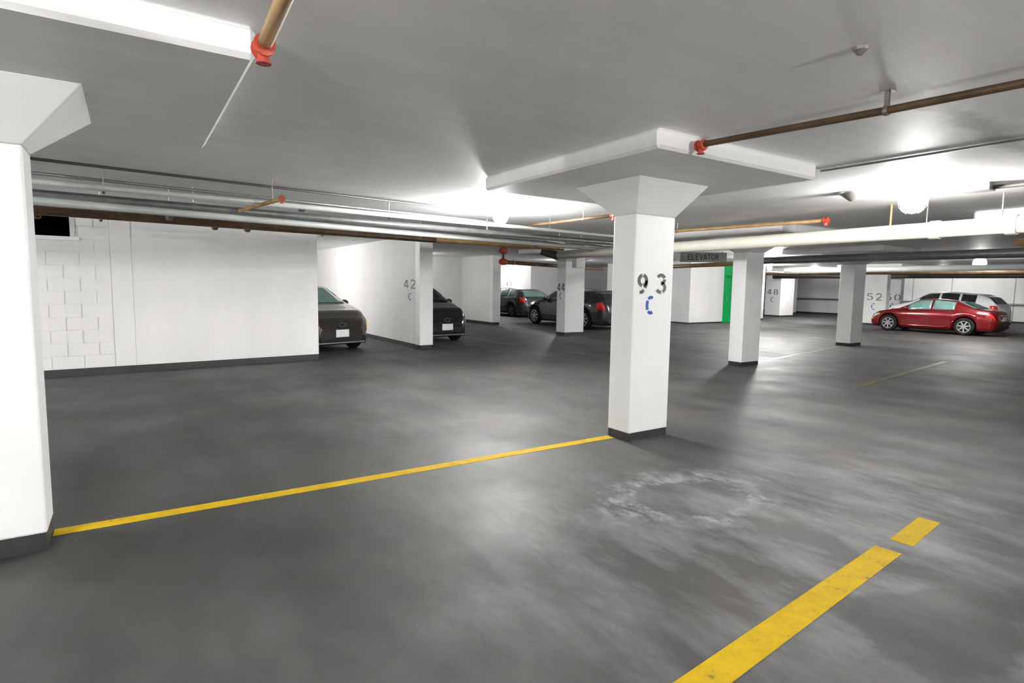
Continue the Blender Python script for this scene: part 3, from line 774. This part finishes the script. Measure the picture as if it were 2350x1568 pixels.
    # windscreen and rear window: symmetric strips over the top of the body
    def cross_patch(name, u0, u1, kmin, mat):
        bm = bmesh.new(); G_ = []
        for i in range(9):
            u = u0 + (u1 - u0) * i / 8; row = []
            e = 2e-3
            a, b = pt(u - e, 12), pt(u + e, 12)
            dd = b - a; nrm = Vector((-dd.z, 0, dd.x)).normalized()
            if nrm.z < 0: nrm = -nrm
            ks = [kmin + (12 - kmin) * q / 5 for q in range(6)]
            pts = [pt(u, k) for k in ks] + [pt(u, -k) for k in reversed(ks[:-1])]
            for p in pts: row.append(bm.verts.new(p + nrm * .012))
            G_.append(row)
        for a, b in zip(G_, G_[1:]):
            for j in range(len(a) - 1): bm.faces.new((a[j], b[j], b[j + 1], a[j + 1]))
        o = obj(name, bm, mat, t, smooth=True)
        sm = o.modifiers.new('thick', 'SOLIDIFY'); sm.thickness = .008; sm.offset = -1
        return o
    cross_patch('windscreen', P['ws'][0], P['ws'][1], 10.0, glass)
    cross_patch('rear_window', P['rw'][0], P['rw'][1], 10.0, side_glass)
    for s in (1, -1):
        for (a, b) in P['sw']: patch('side_window', a, b, 7.25 * s, 9.1 * s, side_glass)
        patch('headlight', .40, .478, 5.6 * s, 7.1 * s, frontlamp, .012)
        patch('indicator', .452, .484, 5.1 * s, 5.7 * s, 'amber', .013, 4, 3)
        patch('tail_light', -.487, -.425, 5.3 * s, 6.9 * s, 'taillamp', .012)
        patch('sill_trim', -.20, .22, 3.3 * s, 4.0 * s, paint if paint == 'paint_red' else 'trim', .006, 6, 2)
        for u in (-.02, -.185, .165):
            patch('door_seam', u - .0012, u + .0012, 4.3 * s, 7.0 * s, 'trim', .002, 1, 6)
        for u in (-.165, 0.015):
            q = pt(u, 6.3 * s); bm = bmesh.new(); ellipsoid(bm, q, (.09, .03, .018), 10, 6); obj('door_handle', bm, paint, t, smooth=True)
        q = pt(.165, 7.3 * s)
        bm = bmesh.new(); ellipsoid(bm, (q.x, q.y + s * .12, q.z + .06), (.07, .11, .07), 12, 8)
        tube(bm, [(q.x, q.y, q.z + .01), (q.x, q.y + s * .08, q.z + .04)], .02, 8)
        obj('side_mirror', bm, paint, t, smooth=True)
        for c in xw:
            yo = s * (W / 2 * .985)
            bm = bmesh.new()
            prof = [(-.20, .55), (-.20, .9), (-.17, 1.0), (-.03, 1.0), (0, .93), (0, .68), (-.02, .66)]
            nseg = 28; rr = []
            for k in range(nseg):
                a = 2 * PI * k / nseg
                rr.append([bm.verts.new((c + math.cos(a) * wheel_r * r_, yo + s * dy, wheel_r + math.sin(a) * wheel_r * r_)) for dy, r_ in prof])
            for k in range(nseg):
                A, Bq = rr[k], rr[(k + 1) % nseg]
                for q in range(len(prof) - 1): bm.faces.new((A[q], A[q + 1], Bq[q + 1], Bq[q]))
            wh = obj('wheel', bm, 'tyre', t, smooth=True)
            bm = bmesh.new()
            ri = wheel_r * .69
            tube(bm, [(c, yo - s * .14, wheel_r), (c, yo - s * .09, wheel_r)], ri, 24)
            obj('brake_disc', bm, 'trim', wh)
            bm = bmesh.new()
            k2 = 24; out = []
            for k in range(k2):
                a = 2 * PI * k / k2
                out.append([bm.verts.new((c + math.cos(a) * r_, yo + s * dy, wheel_r + math.sin(a) * r_)) for dy, r_ in ((-.09, ri), (-.005, ri), (-.005, ri * .88), (-.09, ri * .86))])
            for k in range(k2):
                A, Bq = out[k], out[(k + 1) % k2]
                for q in range(3): bm.faces.new((A[q], A[q + 1], Bq[q + 1], Bq[q]))
            for k in range(7):
                a = 2 * PI * k / 7 + .2; d = Vector((math.cos(a), 0, math.sin(a))); pn = Vector((-d.z, 0, d.x))
                o_ = Vector((c, yo, wheel_r))
                vs = []
                for (rad, hw_) in ((ri * .12, .026), (ri * .92, .018)):
                    for sg in (1, -1):
                        for dy in (-.03, -.008): vs.append(bm.verts.new(o_ + d * rad + pn * hw_ * sg + Vector((0, s * dy, 0))))
                for f in ((0, 1, 3, 2), (4, 6, 7, 5), (0, 4, 5, 1), (2, 3, 7, 6), (1, 5, 7, 3), (0, 2, 6, 4)): bm.faces.new([vs[i] for i in f])
            tube(bm, [(c, yo - s * .04, wheel_r), (c, yo - s * .002, wheel_r)], ri * .2, 12)
            obj('rim', bm, rim, wh)
    # front and rear faces
    fx = L / 2
    bm = bmesh.new(); box(bm, fx - .02, fx + .012, -.42, .42, .28, .42); obj('lower_grille', bm, 'trim', t, bevel=.02)
    bm = bmesh.new(); box(bm, fx - .06, fx + .006, -.36, .36, .49, .53); obj('upper_grille', bm, 'trim', t, bevel=.01)
    bm = bmesh.new(); tube(bm, [(fx + .006, .08 * math.cos(a), .60 * zs + .045 * math.sin(a)) for a in [2 * PI * i / 14 for i in range(15)]], .008, 6); obj('front_emblem', bm, 'chrome', t)
    bm = bmesh.new(); box(bm, fx - .10, fx + .02, -W * .33, W * .33, .20, .235); obj('front_lip', bm, 'greypipe', t, bevel=.01)
    if plate_front:
        bm = bmesh.new(); box(bm, fx + .012, fx + .022, -.155, .155, .34, .50)
        pl = obj('licence_plate', bm, 'plate', t, bevel=.004)
    bm = bmesh.new(); box(bm, -fx - .014, -fx, -.155, .155, .52, .66); pl = obj('licence_plate', bm, 'plate', t, bevel=.004)
    bm = bmesh.new(); box(bm, -fx - .01, -fx + .05, -W * .3, W * .3, .26, .36); obj('rear_bumper_trim', bm, 'trim', t, bevel=.02)
    bm = bmesh.new(); box(bm, -fx - .012, -fx + .02, -.28, .28, .70, .725); obj('tailgate_strip', bm, 'chrome', t, bevel=.004)
    return t
H = PI / 2
def nose(x, y, L, deg):
    """car centre for a nose at x, y and a heading in degrees"""
    a = math.radians(deg)
    return (x - L / 2 * math.cos(a), y - L / 2 * math.sin(a), 0), a
p, a = nose(3.80, 12.35, 4.3, -77)
make_car('hatch', 'dark brown-grey car with amber light and white front plate, behind the left wall', 'paint_brown', 4.3, 1.68, 1.45, p, a, glass='glass', frontlamp='amber')
p, a = nose(6.74, 13.15, 4.2, -88)
make_car('hatch', 'black car with white front plate, right of the partition marked 42', 'paint_black', 4.2, 1.5, 1.45, p, a, glass='glassdark')
make_car('hatch', 'dark grey hatchback with red tail light, beside the bright partition end', 'paint_grey', 4.3, 1.76, 1.38, (16.08, 22.1 + 2.15, 0), H, glass='glass', rim='rimdark', side_glass='glass')
make_car('hatch', 'charcoal hatchback partly hidden behind column 44', 'paint_char', 4.7, 1.8, 1.42, (14.2, 14.6 + 2.35, 0), H, wb=.63, wheel_r=.34)
make_car('sedan', 'red sedan parked at the far right, seen from its left side', 'paint_red', 4.0, 1.6, 1.25, (24.8, 9.10, 0), H, glass='glass', wb=.60, wheel_r=.30)
make_car('hatch', 'white car mostly hidden behind the red sedan', 'paint_white', 3.9, 1.7, 1.48, (27.4, 9.75, 0), H, glass='glassdark')
